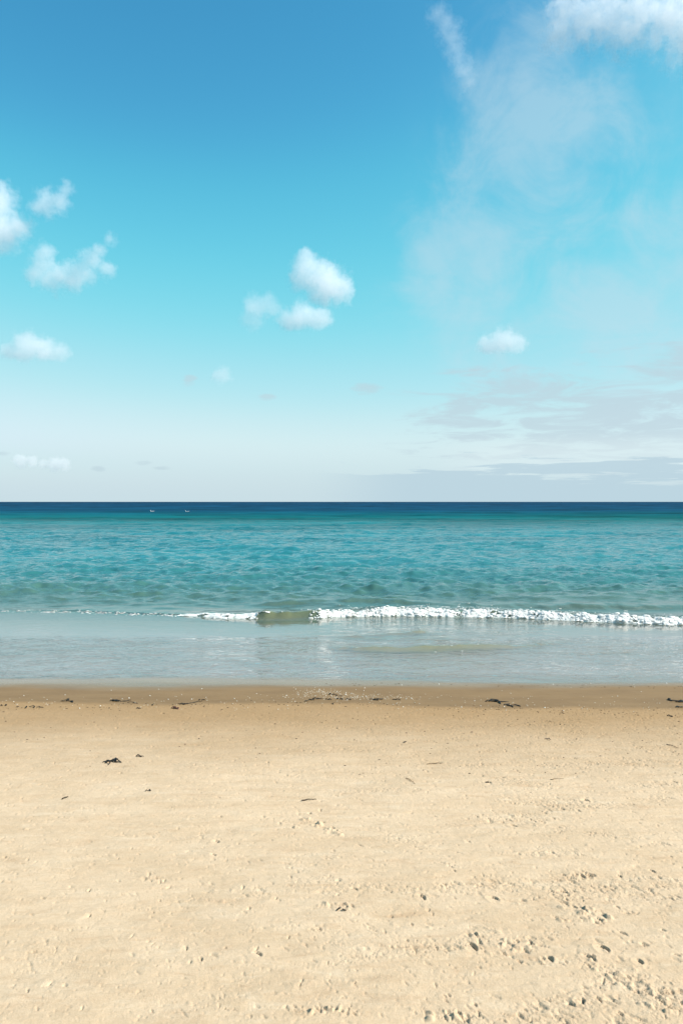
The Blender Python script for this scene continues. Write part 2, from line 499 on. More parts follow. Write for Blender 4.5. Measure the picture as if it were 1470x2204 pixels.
# ------------------------------------------------------------------ sea
def path(pts):
    w = [at(a, b) for a, b, *_ in pts]
    return np.array([p[0] for p in w]), np.array([p[1] for p in w])
def ridge(X, Y, pts, sf, sb, wob=0., seed=0):
    """pts: (px, py, height m) along a wave front; returns heights and the distance seaward of the front"""
    xs, ys = path(pts)
    hs = np.array([p[2] for p in pts])
    yc = np.interp(X, xs, ys)
    h = np.interp(X, xs, hs, left=hs[0], right=hs[-1])
    if wob:
        yc = yc + wob * fbm(X * 1.7, X * 0 + seed, 3, seed)
        h = h * (1 + .5 * fbm(X * 2.6, X * 0 + seed + 5, 3, seed + 3))
    s = Y - yc
    return h * np.where(s < 0, np.exp(-(s / sf) ** 2), np.exp(-(s / sb) ** 2)), s, h
BREAK = [(-600, 1311, .012), (0, 1317, .014), (200, 1320, .016), (330, 1325, .022), (420, 1328, .042), (520, 1332, .080), (570, 1334, .135), (620, 1334, .130), (680, 1331, .10), (740, 1328, .085), (850, 1326, .115), (1000, 1328, .10), (1120, 1331, .085), (1250, 1337, .10), (1380, 1343, .095), (1470, 1345, .09), (2100, 1350, .08)]
SWELL_R = [(600, 1262, .0), (820, 1268, .03), (920, 1274, .06), (1050, 1271, .09), (1180, 1268, .10), (1320, 1272, .085), (1470, 1279, .07), (2000, 1285, .1)]
SWELL_L = [(-400, 1290, .1), (0, 1281, .07), (120, 1276, .08), (240, 1270, .06), (340, 1264, .05), (480, 1258, .02), (600, 1255, 0.)]
SWELL_M = [(200, 1245, 0), (400, 1250, .05), (560, 1246, .07), (700, 1240, .05), (900, 1232, .06), (1100, 1230, .05), (1300, 1236, .06), (1500, 1232, .05)]
SWELL_B = [(500, 1310, 0), (620, 1301, .05), (760, 1300, .07), (900, 1304, .05), (1040, 1308, .03), (1250, 1312, .06), (1400, 1312, .05), (1600, 1310, .05)]
W2 = [(700, 1391, 0.), (735, 1397, .02), (790, 1402, .055), (870, 1404, .066), (960, 1401, .066), (1040, 1397, .055), (1120, 1394, .03), (1180, 1387, .018), (1240, 1380, .0)]
W3 = [(700, 1374, 0), (760, 1371, .012), (820, 1369, .022), (870, 1366, .035), (905, 1362, .03), (935, 1357, 0.)]
LINES = [[(735, 1438, .004), (880, 1454, .008), (1000, 1459, .008), (1120, 1453, .006), (1240, 1458, .004), (1470, 1457, .006)],
         [(470, 1418, 0.), (500, 1422, .006), (570, 1431, .008), (700, 1440, .005), (735, 1441, .0)],
         [(560, 1410, 0.), (620, 1414, .007), (690, 1428, .009), (740, 1433, .0)],
         [(1310, 1466, 0.), (1345, 1458, .008), (1366, 1448, .006), (1380, 1440, .0)],
         [(0, 1374, 0.), (130, 1371, .004), (205, 1379, .006), (260, 1374, .0)],
         [(340, 1437, 0), (430, 1432, .004), (560, 1441, .0)],
         [(1180, 1404, 0), (1260, 1410, .008), (1330, 1404, .007), (1420, 1412, .0)],
         [(1210, 1416, 0), (1300, 1424, .006), (1390, 1420, .006), (1470, 1428, .0)]]
rows = [7.9]
while rows[-1] < 22:
    rows.append(rows[-1] + max(.014, rows[-1] * .0018))
while rows[-1] < 90:
    rows.append(rows[-1] * 1.0042)
while rows[-1] < 220:
    rows.append(rows[-1] * 1.006)
while rows[-1] < 45000:
    rows.append(rows[-1] * 1.12)
rows = np.array(rows)
ucol = spread_columns(480, 12, 40)
U, Y = np.meshgrid(ucol, rows)
HW = .47 * Y + .5
X = U * HW
W = np.zeros_like(X)
wr = random.Random(5)
calm = sstep(11.5, 14.5, Y) * (1 - sstep(130, 215, Y))
amp_near = sstep(13.2, 17, Y)
rowstep = np.gradient(rows)[:, None]
def wave_set(n, l0, l1, spread, slope, seed, crest):
    """short-crested waves running ashore; slope is the rms slope of the whole set"""
    global W
    r_ = random.Random(seed)
    for k in range(n):
        lam = l0 * (l1 / l0) ** r_.random()
        th = r_.gauss(.06, spread)
        kk = 2 * math.pi / lam
        kx, ky = kk * math.sin(th), kk * math.cos(th)
        a = slope * math.sqrt(2.0 / n) / kk
        ph = r_.uniform(0, 6.283)
        env = np.clip(.75 + 1.3 * perlin(X / (lam * crest) + 3.7 * k, Y / (lam * crest * .8) + 1.3 * k, k), 0, 2)
        res = np.clip((lam / rowstep - 2.2) / 2.0, 0, 1)
        w = np.sin(kx * X + ky * Y + ph + 1.2 * perlin(X / (lam * 3.0), Y / (lam * 3.0), k + 40))
        W = W + a * env * res * calm * amp_near * (w + .3 * w * w)
wave_set(42, .28, .90, .80, .26, 5, 1.0)
wave_set(30, .8, 2.6, .65, .085, 6, 1.1)
wave_set(16, 3.2, 9.0, .40, .070, 7, 1.6)
# small ripple in the film close in
film = sstep(8.4, 8.9, Y) * sstep(11.6, 11.0, Y)
film2 = sstep(8.6, 9.3, Y) * sstep(11.5, 11.1, Y) * np.clip(.55 + 1.1 * fbm(X * .7, Y * 1.6, 3, 81), .1, 1.3)
W += film2 * (.0012 * fbm(X * 4.0, Y * 9.0, 3, 80) + .0016 * fbm(X * 7.5 + Y * 3, Y * 17.0, 2, 82) + .0035 * fbm(X * 2.0 - Y * .6, Y * 4.6, 3, 83))
stir = np.exp(-((X - 1.1) / 1.6) ** 2 - ((Y - 11.4) / .75) ** 2)          # water still swirling behind the small second wave
W += stir * (.012 * fbm(X * 2.6, Y * 6.5, 3, 86))
filmR = film * sstep(1.6, 3.2, X) * sstep(9.2, 10.4, Y)
W += filmR * .008 * fbm(X * 5, Y * 8, 3, 84)
for pts, sf, sb, wob, sd in ((SWELL_R, .55, 1.2, .3, 3), (SWELL_L, .5, 1.1, .3, 9), (SWELL_M, .8, 1.4, .3, 6), (SWELL_B, .22, .5, .15, 13)):
    hgt_, s_, _ = ridge(X, Y, pts, sf, sb, wob, sd)
    xs, ys = path(pts)
    W += hgt_
BRh, BRs, BRhh = ridge(X, Y - .14, BREAK, .10, .55, .05, 22)
W += BRh
for pts, sf, sb, wob, sd in ((W2, .045, .26, .02, 31), (W3, .09, .22, .03, 33)):
    h_, s_, _ = ridge(X, Y, pts, sf, sb, wob, sd)
    xs, _ = path(pts)
    W += h_ * sstep(xs[0] - .05, xs[0] + .15, X) * sstep(xs[-1] + .05, xs[-1] - .15, X)
for j, pts in enumerate(LINES):
    h_, s_, _ = ridge(X, Y, pts, .022, .05, .015, 50 + j)
    xs, _ = path(pts)
    W += h_ * sstep(xs[0], xs[0] + .15, X) * sstep(xs[-1], xs[-1] - .15, X)
SZ = profile(X, Y)
yb = np.interp(X, [-5.2, -4, -2, -.2, 3.0, 5.2], [11.75, 11.7, 11.45, 11.35, 11.5, 11.25]) + .10 * fbm(X * .9, X * 0, 3, 20)
bar = np.maximum(sstep(.1, -1.6, X), sstep(2.4, 4.2, X)) * np.clip(.75 + .9 * fbm(X * 1.1, Y * .0 + 2, 3, 21), 0, 1)
SZ = SZ + bar * .0185 * np.exp(-((Y - yb) / .38) ** 2) + sstep(15, 9, Y) * .0035 * fbm(X * .8, Y * 2.0, 3, 12)
depth = np.clip(W - SZ, 0, 60)
# colour of the water itself: by depth, with darker weed patches on the bed
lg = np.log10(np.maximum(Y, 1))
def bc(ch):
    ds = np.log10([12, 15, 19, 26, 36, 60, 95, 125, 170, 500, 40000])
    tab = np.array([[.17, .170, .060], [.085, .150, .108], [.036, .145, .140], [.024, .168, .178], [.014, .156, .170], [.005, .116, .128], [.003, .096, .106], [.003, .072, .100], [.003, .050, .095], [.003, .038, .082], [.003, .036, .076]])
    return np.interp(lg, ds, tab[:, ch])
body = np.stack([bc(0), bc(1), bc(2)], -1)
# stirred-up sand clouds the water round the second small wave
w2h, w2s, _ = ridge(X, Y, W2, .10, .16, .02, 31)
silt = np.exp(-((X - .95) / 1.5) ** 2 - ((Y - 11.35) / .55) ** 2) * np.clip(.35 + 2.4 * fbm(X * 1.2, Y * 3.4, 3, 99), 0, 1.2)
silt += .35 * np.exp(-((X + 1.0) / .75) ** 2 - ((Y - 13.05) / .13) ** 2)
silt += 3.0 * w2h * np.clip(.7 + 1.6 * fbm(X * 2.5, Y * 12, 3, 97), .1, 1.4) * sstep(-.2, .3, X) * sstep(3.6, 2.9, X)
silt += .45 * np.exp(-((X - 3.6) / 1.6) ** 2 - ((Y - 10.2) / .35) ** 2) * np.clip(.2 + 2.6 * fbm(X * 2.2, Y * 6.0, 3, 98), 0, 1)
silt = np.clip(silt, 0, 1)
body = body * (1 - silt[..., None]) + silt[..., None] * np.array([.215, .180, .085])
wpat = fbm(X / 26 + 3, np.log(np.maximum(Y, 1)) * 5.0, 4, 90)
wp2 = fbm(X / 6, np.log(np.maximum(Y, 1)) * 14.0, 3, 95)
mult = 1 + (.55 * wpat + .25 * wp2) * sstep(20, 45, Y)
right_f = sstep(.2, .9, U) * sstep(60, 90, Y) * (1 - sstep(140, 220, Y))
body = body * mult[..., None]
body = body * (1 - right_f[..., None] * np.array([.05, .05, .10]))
chop = np.clip(.10 + film * .9 + sstep(13.4, 16, Y) * .9, 0, 1)
# the sheet behind the bar lies smooth except around the small second wave
chop = np.maximum(chop, .75 * sstep(-.5, .6, X) * sstep(3.6, 2.4, X) * sstep(11.2, 11.6, Y) * sstep(13.6, 13.2, Y))

sea_m, q, out = new_mat('sea_water')
geo = q.node('ShaderNodeNewGeometry')
P = geo.outputs['Position']
dep = q.attr('depth').outputs['Fac']
chp = q.attr('chop').outputs['Fac']
bodyc = q.attr('body').outputs['Color']
psx, psy, psz = q.sep(P)
Pw = q.v('MULTIPLY', P, (.55, 1.0, 0.0))
nA = q.noise(Pw, 13.0, 4, .55, dist=.6)
nB = q.noise(Pw, 3.2, 4, .55, dist=.5)
nC = q.noise(Pw, .55, 4, .55, dist=.4)
nD = q.noise(q.v('MULTIPLY', P, (.25, 1.0, 0.0)), .11, 4, .55)
far1 = q.ramp(psy, 13.5, 22)
far2 = q.ramp(psy, 40, 140)
h_ = q.m('MULTIPLY', nA, q.ramp(psy, 11, 18, .0085, .020))
h_ = q.m('ADD', h_, q.m('MULTIPLY', nB, q.m('MULTIPLY', far1, .12)))
nR = q.noise(q.v('MULTIPLY', P, (.62, 1.0, 0.0)), 4.2, 4, .55, dist=.8)
h_ = q.m('ADD', h_, q.m('MULTIPLY', nR, q.ramp(psy, 11.8, 14.5, .052, 0.0)))
h_ = q.m('ADD', h_, q.m('MULTIPLY', nC, q.m('MULTIPLY', far2, .60)))
h_ = q.m('ADD', h_, q.m('MULTIPLY', nD, q.m('MULTIPLY', far2, 1.3)))
bmp = q.node('ShaderNodeBump')
bmp.inputs['Distance'].default_value = 1.0
q.put(bmp.inputs['Strength'], chp)
q.put(bmp.inputs['Height'], h_)
NB = bmp.outputs[0]
# Fresnel reflectance, the same from above and below the surface
cosi = q.m('ABSOLUTE', q.v('DOT_PRODUCT', NB, geo.outputs['Incoming']))
fres = q.m('ADD', .02, q.m('MULTIPLY', .98, q.m('POWER', q.m('SUBTRACT', 1.0, cosi, clamp=True), 3.8)))
# waves too small to model shade one another at grazing angles
fres = q.m('MULTIPLY', fres, q.ramp(psy, 34, 100, 1.0, .07))
gl = q.node('ShaderNodeBsdfGlossy')
q.put(gl.inputs['Roughness'], q.ramp(psy, 14, 150, .03, .22))
q.put(gl.inputs['Normal'], NB)
df = q.node('ShaderNodeBsdfDiffuse')
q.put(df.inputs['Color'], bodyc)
tr = q.node('ShaderNodeBsdfTransparent')
tin = q.comb(q.m('POWER', 2.718, q.m('MULTIPLY', dep, -1.9)), q.m('POWER', 2.718, q.m('MULTIPLY', dep, -.35)), q.m('POWER', 2.718, q.m('MULTIPLY', dep, -.65)))
q.put(tr.inputs['Color'], tin)
turb = q.m('SUBTRACT', 1.0, q.m('POWER', 2.718, q.m('MULTIPLY', dep, q.m('MULTIPLY_ADD', q.attr('silt').outputs['Fac'], -12.0, -4.5))))
m1 = q.node('ShaderNodeMixShader')
q.put(m1.inputs[0], turb)
sea_m.node_tree.links.new(tr.outputs[0], m1.inputs[1])
sea_m.node_tree.links.new(df.outputs[0], m1.inputs[2])
m2 = q.node('ShaderNodeMixShader')
q.put(m2.inputs[0], q.m('MULTIPLY', fres, q.ramp(dep, 0, .0045)))
sea_m.node_tree.links.new(m1.outputs[0], m2.inputs[1])
sea_m.node_tree.links.new(gl.outputs[0], m2.inputs[2])
sea_m.node_tree.links.new(m2.outputs[0], out.inputs['Surface'])
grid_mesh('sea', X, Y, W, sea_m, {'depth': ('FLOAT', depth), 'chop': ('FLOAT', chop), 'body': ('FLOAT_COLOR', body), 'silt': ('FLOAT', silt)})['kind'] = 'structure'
_rows_s, _ucol_s, _Ws = rows, ucol, W
def water(x, y):
    r = int(np.clip(np.searchsorted(_rows_s, y), 1, len(_rows_s) - 1))
    hw = .47 * y + .5
    c = int(np.clip(np.searchsorted(_ucol_s, x / hw), 1, len(_ucol_s) - 1))
    return float(_Ws[r, c])

# ------------------------------------------------------------------ foam: thousands of froth lumps, one object
def ico(sub):
    bm = bmesh.new()
    bmesh.ops.create_icosphere(bm, subdivisions=sub, radius=1.0)
    v = np.array([p.co[:] for p in bm.verts]); f = np.array([[w.index for w in p.verts] for p in bm.faces])
    bm.free()
    return v, f
IV1, IF1 = ico(1)
IV2, IF2 = ico(2)
def merge_blobs(name, blobs, mat, iv, ifc, jitter=.18, seed=1):
    r_ = np.random.default_rng(seed)
    n = len(blobs)
    b = np.array(blobs)                     # x y z rx ry rz
    v = iv[None] * (1 + jitter * r_.standard_normal((n, len(iv), 1)))
    v = v * b[:, None, 3:6] + b[:, None, 0:3]
    f = ifc[None] + (np.arange(n) * len(iv))[:, None, None]
    me = bpy.data.meshes.new(name)
    v = v.reshape(-1, 3); f = f.reshape(-1, 3)
    me.vertices.add(len(v)); me.vertices.foreach_set('co', v.reshape(-1).astype(np.float32))
    me.loops.add(len(f) * 3); me.loops.foreach_set('vertex_index', f.reshape(-1).astype(np.int32))
    me.polygons.add(len(f)); me.polygons.foreach_set('loop_start', np.arange(0, len(f) * 3, 3, dtype=np.int32))
    me.update(calc_edges=True)
    me.polygons.foreach_set('use_smooth', np.ones(len(f), dtype=bool))
    me.materials.append(mat)
    ob = bpy.data.objects.new(name, me)
    COL.objects.link(ob)
    return ob
foam_m, q, out = new_mat('foam')
pf = q.node('ShaderNodeBsdfPrincipled')
pf.inputs['Base Color'].default_value = (.66, .645, .61, 1)
pf.inputs['Roughness'].default_value = .8
pf.inputs['Subsurface Weight'].default_value = 1.0
pf.inputs['Subsurface Radius'].default_value = (1, 1, 1)
pf.inputs['Subsurface Scale'].default_value = .02
geo = q.node('ShaderNodeNewGeometry')
fb = q.node('ShaderNodeBump'); fb.inputs['Distance'].default_value = 1.0; fb.inputs['Strength'].default_value = .6
q.put(fb.inputs['Height'], q.m('MULTIPLY', q.noise(geo.outputs['Position'], 160, 3), .004))
q.put(pf.inputs['Normal'], fb.outputs[0])
foam_m.node_tree.links.new(pf.outputs[0], out.inputs['Surface'])
FOAM = [(-300, .0), (0, .06), (150, .09), (320, .08), (340, .25), (420, .6), (500, .85), (530, .75), (560, .42), (590, .16), (612, .0), (640, .0), (664, .3), (690, .7), (740, .9), (860, 1.0), (1000, .95), (1120, .9), (1250, 1.0), (1400, 1.0), (1470, 1.0), (1700, .9)]
fpx = np.array([p[0] for p in FOAM]); fam = np.array([p[1] for p in FOAM])
bxs, bys = path(BREAK); bhs = np.array([p[2] for p in BREAK])
blobs = []
fr_ = random.Random(3)
def crest_y(x):
    return float(np.interp(x, bxs, bys)) + .14 + .05 * float(fbm(np.array(x * 1.7), np.array(22.0), 3, 22))
def crest_h(x):
    return float(np.interp(x, bxs, bhs)) * (1 + .5 * float(fbm(np.array(x * 2.6), np.array(27.0), 3, 25)))
for k in range(1300):
    px = fr_.uniform(-60, 1560)
    x = (px - CX) / F * 13.1
    am = float(np.interp(px, fpx, fam))
    lump = .72 + .75 * float(fbm(np.array(x * 3.1), np.array(1.5), 3, 110))
    a = am * lump
    if fr_.random() > am * 1.4 or px < 590:
        continue
    yc, hh = crest_y(x), crest_h(x)
    t = fr_.random()
    s = -.20 * (1 - t) ** 1.2 + .05 * fr_.gauss(0, 1) * (1 if t > .7 else .4)
    y = yc + s
    zz = water(x, y)
    r = (.012 + .022 * fr_.random() ** 2.0) * (.5 + .6 * a)
    z = zz + r * .3 + (hh * .22 * lump * fr_.random() ** 2 if t > .45 else 0.01 * fr_.random() * a)
    blobs.append((x, y, z, r * fr_.uniform(1.0, 2.2), r * fr_.uniform(.8, 1.3), r * fr_.uniform(.5, .9)))
# spatter thrown up along the crest
for k in range(110):
    px = fr_.choice((fr_.uniform(670, 1500), fr_.uniform(800, 900)))
    x = (px - CX) / F * 13.1
    am = float(np.interp(px, fpx, fam))
    if fr_.random() > am:
        continue
    y = crest_y(x) + fr_.gauss(.0, .07)
    r = .004 + .006 * fr_.random() ** 2
    blobs.append((x, y, water(x, y) + abs(fr_.gauss(0, .022)) * am + .006, r, r, r))
# the body of the froth: a lumpy sheet down the front of the wave
fxs = np.arange(-6.2, 7.0, .012)
fss = np.linspace(-.19, .05, 16)
FX, FS = np.meshgrid(fxs, fss)
FAM = np.interp(FX / 13.1 * F + CX, fpx, fam)
FY = np.array([crest_y(x) for x in fxs])[None] + FS
FW = np.array([[water(x, y) for x, y in zip(rx, ry)] for rx, ry in zip(FX, FY)])
lmp = fbm(FX * 8, FS * 20, 4, 140) + .25 * fbm(FX * 24, FS * 34, 2, 141)
bulge = np.sin(np.pi * np.clip((FS + .19) / .24, 0, 1)) ** .6
FZ = FW + (.008 + .034 * (.45 + 1.1 * fbm(FX * 3.1, FS * 0 + 1.5, 3, 110)) * FAM) * bulge * FAM + .016 * lmp * bulge - .010
FY = FY - .02 * bulge + .02 * fbm(FX * 14, FS * 30, 3, 145)
keep = (FAM * (.62 + .5 * fbm(FX * 2.2, FS * 0 + 4.5, 3, 152)) + .55 * fbm(FX * 4.5, FS * 13, 3, 150) + np.clip((FS + .05) * 3.5, -.45, .22) * (1 - FAM)) > .24
keep |= (FX < -2.6) & (np.abs(FS + .105 + .03 * fbm(FX * 2.5, FX * 0, 3, 154)) < .016 + .018 * np.clip(.4 + fbm(FX * 4, FX * 0, 3, 155), 0, 1))
nr_, nc_ = FX.shape
vid = np.arange(nr_ * nc_).reshape(nr_, nc_)
qs = np.stack([vid[:-1, :-1], vid[:-1, 1:], vid[1:, 1:], vid[1:, :-1]], -1)[keep[:-1, :-1] & keep[1:, 1:]]
fme = bpy.data.meshes.new('foam_sheet')
fme.from_pydata(np.stack([FX, FY, FZ], -1).reshape(-1, 3).tolist(), [], qs.tolist())
fme.polygons.foreach_set('use_smooth', np.ones(len(qs), dtype=bool))
ob = merge_blobs('sea_foam', blobs, foam_m, IV2, IF2, .07, 4)
# lacy foam left on the back of the wave
LX, LS = np.meshgrid(np.arange(-.2, 6.6, .014), np.linspace(.10, .85, 34))
LY = np.array([crest_y(x) for x in LX[0]])[None] + LS
LZ = np.array([[water(x, y) for x, y in zip(rx, ry)] for rx, ry in zip(LX, LY)]) + .006
lpx = LX / 13.3 * F + CX
lam_ = np.interp(lpx, [740, 800, 900, 980, 1080, 1160, 1260, 1380, 1450, 1520], [0, .8, 1, .5, .35, .8, 1, .8, .5, .3])
lace = np.abs(fbm(LX * 1.5 + .5 * LS, LS * 7.0, 4, 160))
lkeep = lace < .055 * lam_ + .05 * np.exp(-((LS - .32) / .10) ** 2) * lam_ * (fbm(LX * 1.1, LS * 3, 2, 163) > -.05)
nr2, nc2 = LX.shape
vid2 = np.arange(nr2 * nc2).reshape(nr2, nc2)
q2 = np.stack([vid2[:-1, :-1], vid2[:-1, 1:], vid2[1:, 1:], vid2[1:, :-1]], -1)[lkeep[:-1, :-1]]
lme = bpy.data.meshes.new('foam_lace')
lme.from_pydata(np.stack([LX, LY, LZ], -1).reshape(-1, 3).tolist(), [], q2.tolist())
bm = bmesh.new()
bm.from_mesh(ob.data)
bm.from_mesh(fme)
bm.from_mesh(lme)
loose = [v for v in bm.verts if not v.link_faces]
bmesh.ops.delete(bm, geom=loose, context='VERTS')
bm.to_mesh(ob.data)
bm.free()
bpy.data.meshes.remove(fme)
ob['kind'] = 'stuff'
ob['label'] = 'white foam tumbling along the front of the small breaking wave'
# thin foam streaks lying on the water behind and before the break
blobs = []
for k in range(26000):
    px = fr_.uniform(-40, 1540)
    reg = fr_.random()
    x = (px - CX) / F * 13.4
    if reg < .70:                             # back of the wave, right half
        if fr_.random() < .8:
            continue
        w = float(np.interp(px, [640, 780, 900, 1300, 1440, 1540], [0, .35, 1, 1, .5, .4]))
        s = .12 + abs(fr_.gauss(0, .42))
        y = crest_y(x) + s
        nz = float(fbm(np.array(x * 2.0), np.array(y * 5.5), 3, 130))
        if fr_.random() > w or abs(nz) > .055 + .04 * math.exp(-s * 3):
            continue
    elif reg < .86:                           # thin lip along the far left
        if px > 560 or (px > 330 and fr_.random() < .7) or fr_.random() < .45:
            continue
        y = crest_y(x) - .12 + fr_.gauss(0, .05)
        nz = float(fbm(np.array(x * 4.0), np.array(y * 9), 2, 131))
        if nz < -.02:
            continue
    elif reg < .93 and fr_.random() < .3:     # bubbles on the second small wave
        px = fr_.uniform(930, 1030)
        x, y = at(px, np.interp(px, [930, 1030], [1402, 1397]))
        y += .05 + fr_.gauss(0, .10)
        if fr_.random() > .025:
            continue
    else:                                     # far left swell and a few far flecks
        px, py = fr_.choice(((88, 1277), (92, 1279)))
        if fr_.random() > -1:
            continue
        x, y = at(px + fr_.gauss(0, 5), py + fr_.gauss(0, .6))
    r = .006 + .010 * fr_.random() ** 2
    if reg >= .86 and reg < .93:
        r *= .6
    blobs.append((x, y, water(x, y), r * fr_.uniform(1.6, 4.2), r * fr_.uniform(1, 2.2), r * .16))
ob = merge_blobs('foam_streaks', blobs, foam_m, IV1, IF1, .12, 5)
ob['kind'] = 'stuff'
ob['label'] = 'thin white foam streaks lying on the water behind the breaking wave'

# ------------------------------------------------------------------ seaweed, twigs and shells on the sand
weed_m = simple('dark_seaweed', (.010, .008, .006), .55, .25, .4, 90)
red_m = simple('reddish_seaweed', (.075, .026, .014), .5, .4, .4, 90)
twig_m = simple('driftwood_twig', (.060, .042, .026), .8, .2, .3, 90)
pale_m = simple('pale_stalk', (.20, .140, .080), .85, .2, .3, 90)
shell_m = simple('white_shell', (.80, .77, .70), .5, .4, .08, 200)
def tube_mesh(name, pts, widths, flat, mat, seg=6, seed=0):
    """closed ribbon along pts with an oval section"""
    r_ = random.Random(seed)
    vs, fs = [], []
    n = len(pts)
    for i in range(n):
        p = Vector(pts[i])
        t = (Vector(pts[min(i + 1, n - 1)]) - Vector(pts[max(i - 1, 0)])).normalized()
        s = t.cross(Vector((0, 0, 1)))
        s = s.normalized() if s.length > 1e-5 else Vector((1, 0, 0))
        u = s.cross(t)
        for k in range(seg):
            a = 2 * math.pi * k / seg
            w = widths[i] * r_.uniform(.8, 1.2)
            vs.append(p + s * (math.cos(a) * w) + u * (math.sin(a) * w * flat))
    for i in range(n - 1):
        for k in range(seg):
            a, b = i * seg + k, i * seg + (k + 1) % seg
            fs.append((a, b, b + seg, a + seg))
    fs.append(tuple(range(seg - 1, -1, -1)))
    fs.append(tuple((n - 1) * seg + k for k in range(seg)))
    me = bpy.data.meshes.new(name)
    me.from_pydata([tuple(v) for v in vs], [], fs)
    me.polygons.foreach_set('use_smooth', np.ones(len(fs), dtype=bool))
    me.materials.append(mat)
    return me
def link(name, me, parent=None, loc=None):
    o = bpy.data.objects.new(name, me)
    COL.objects.link(o)
    if parent is not None:
        o.parent = parent
    if loc is not None:
        o.location = loc
    return o
def frond_path(L, r_, x0, y0, ang, curl, lift, base):
    pts = []
    n = 9
    a = ang
    x, y = x0, y0
    for i in range(n):
        t = i / (n - 1)
        gx, gy = base[0] + x, base[1] + y
        z = ground(gx, gy) - base[2] + .003 + lift * math.sin(math.pi * t) * (1 + .6 * math.sin(7 * t + curl * 3))
        pts.append((x, y, z))
        a += curl * r_.uniform(.1, .5) + r_.gauss(0, .28)
        x += L / (n - 1) * math.cos(a)
        y += L / (n - 1) * math.sin(a)
    return pts
def seaweed(px, py, wpx, label, nf, thick, seed, mat=weed_m, spread=.5, angs=None, cat='seaweed', name='seaweed', tall=.012):
    """a washed-up piece: nf fronds lying over one another across wpx photo pixels"""
    r_ = random.Random(seed)
    x, y = at(px, py)
    z = ground(x, y)
    Wd = wpx / F * y
    base = (x, y, z)
    root = bpy.data.objects.new(name, None) if nf > 1 else None
    if root:
        COL.objects.link(root)
        root.location = base
        root.empty_display_size = .03
    for k in range(nf):
        L = Wd * r_.uniform(.45, .8) if nf > 1 else Wd
        if nf > 1:
            x0 = -Wd / 2 + (Wd - L * .8) * (k / (nf - 1)) + r_.gauss(0, .05) * Wd
            y0 = r_.gauss(0, spread) * Wd * .35
        else:
            x0, y0 = -Wd / 2, 0
        an = angs[k % len(angs)] if angs else r_.gauss(0, .5)
        pts = frond_path(L, r_, x0, y0, an, r_.uniform(-.5, .5), tall * r_.uniform(.4, 1.3), base)
        wd = [thick * r_.uniform(.55, 1.25) * (.35 + .9 * math.sin(math.pi * (.12 + .8 * i / 8)) ** .6) for i in range(9)]
        me = tube_mesh('frond', pts, wd, .38, mat, 6, seed * 31 + k)
        if root:
            link('frond', me, root)
        else:
            root = link(name, me, None, base)
    root['label'] = label
    root['category'] = cat
    return root
WEED = [  # px, py, width px, fronds, thickness m, label
    (8, 1520, 13, 2, .008, 'small black seaweed loop on the tide line at the far left edge'),
    (37, 1524, 8, 1, .007, 'tiny black seaweed scrap between the left edge loop and a long strand'),
    (73, 1523, 36, 3, .007, 'long thin black seaweed strand lying on the tide line near the left edge'),
    (150, 1511, 36, 3, .009, 'black seaweed strip with a lump in its middle, second clump from the left'),
    (246, 1510, 22, 4, .012, 'lumpy black seaweed knot with a small hole beside a straight strand'),
    (276, 1513, 36, 2, .007, 'straight black seaweed strand just right of the lumpy knot'),
    (297, 1527, 9, 2, .008, 'small black seaweed tuft below the straight strand'),
    (238, 1527, 9, 1, .005, 'tiny thin seaweed crumb on the sand edge below the lumpy knot'),
    (331, 1520, 9, 1, .007, 'small dark seaweed chip left of the long trailing stalk'),
    (435, 1509, 14, 2, .008, 'small black seaweed holdfast at the upper end of the trailing stalk'),
    (395, 1518, 18, 2, .010, 'thick black seaweed foot at the lower end of the trailing stalk'),
    (661, 1511, 13, 1, .009, 'small arched black seaweed bit at the left of the central tangle'),
    (679, 1506, 26, 4, .008, 'tangled black seaweed arch in the central group'),
    (706, 1507, 13, 2, .009, 'short thick black seaweed piece in the middle of the central group'),
    (715, 1497, 16, 2, .010, 'topmost black seaweed clump of the central group on wet sand'),
    (730, 1500, 13, 2, .007, 'thin black seaweed wisp right of the topmost central clump'),
    (732, 1506, 14, 2, .012, 'fat black seaweed lump in the centre of the tide line'),
    (751, 1507, 16, 2, .007, 'tapering black seaweed strand right of the fat central lump'),
    (717, 1516, 8, 1, .006, 'tiny seaweed crumb below the central seaweed group'),
    (811, 1507, 32, 3, .009, 'two ended black seaweed strand right of the central group'),
    (853, 1508, 18, 2, .008, 'single small black seaweed strand last of the central row'),
    (1070, 1511, 46, 5, .011, 'knobbly black seaweed frond on wet sand right of centre, upper of a pair'),
    (1101, 1519, 31, 3, .010, 'straight knobbly black seaweed frond, lower of the pair right of centre'),
    (1460, 1510, 38, 4, .016, 'thick black seaweed heap on wet sand at the right edge'),
    (1466, 1524, 20, 3, .010, 'black seaweed piece below the thick heap at the right edge'),
    (1445, 1543, 14, 3, .008, 'small tangled dark seaweed on the sand edge near the right border'),
    (1212, 1536, 10, 1, .006, 'small dark seaweed sliver on the damp sand edge at right'),
    (241, 1643, 38, 9, .0075, 'large dark seaweed clump with a curled tip on dry sand at left'),
    (300, 1631, 21, 4, .0055, 'small forked dark seaweed on dry sand beside the large clump'),
    (735, 1968, 20, 2, .006, 'small black seaweed stub lying on smooth dry sand in the foreground'),
    (318, 1707, 11, 3, .005, 'tiny dark seaweed crumbs on dry sand below the forked piece'),
    (1050, 1689, 8, 2, .006, 'small black seaweed scrap alone on dry sand right of centre'),
    (873, 1601, 10, 1, .006, 'thin dark seaweed sliver on damp sand above the pale stalk'),
    (1180, 1592, 12, 2, .006, 'small dark seaweed shred on damp sand in the upper right of the beach'),
]
for k, (px, py, wpx, nf, th, lab) in enumerate(WEED):
    seaweed(px, py, wpx, lab, nf, th * .75, 100 + k, tall=.008 if wpx > 20 else .006, spread=.28)
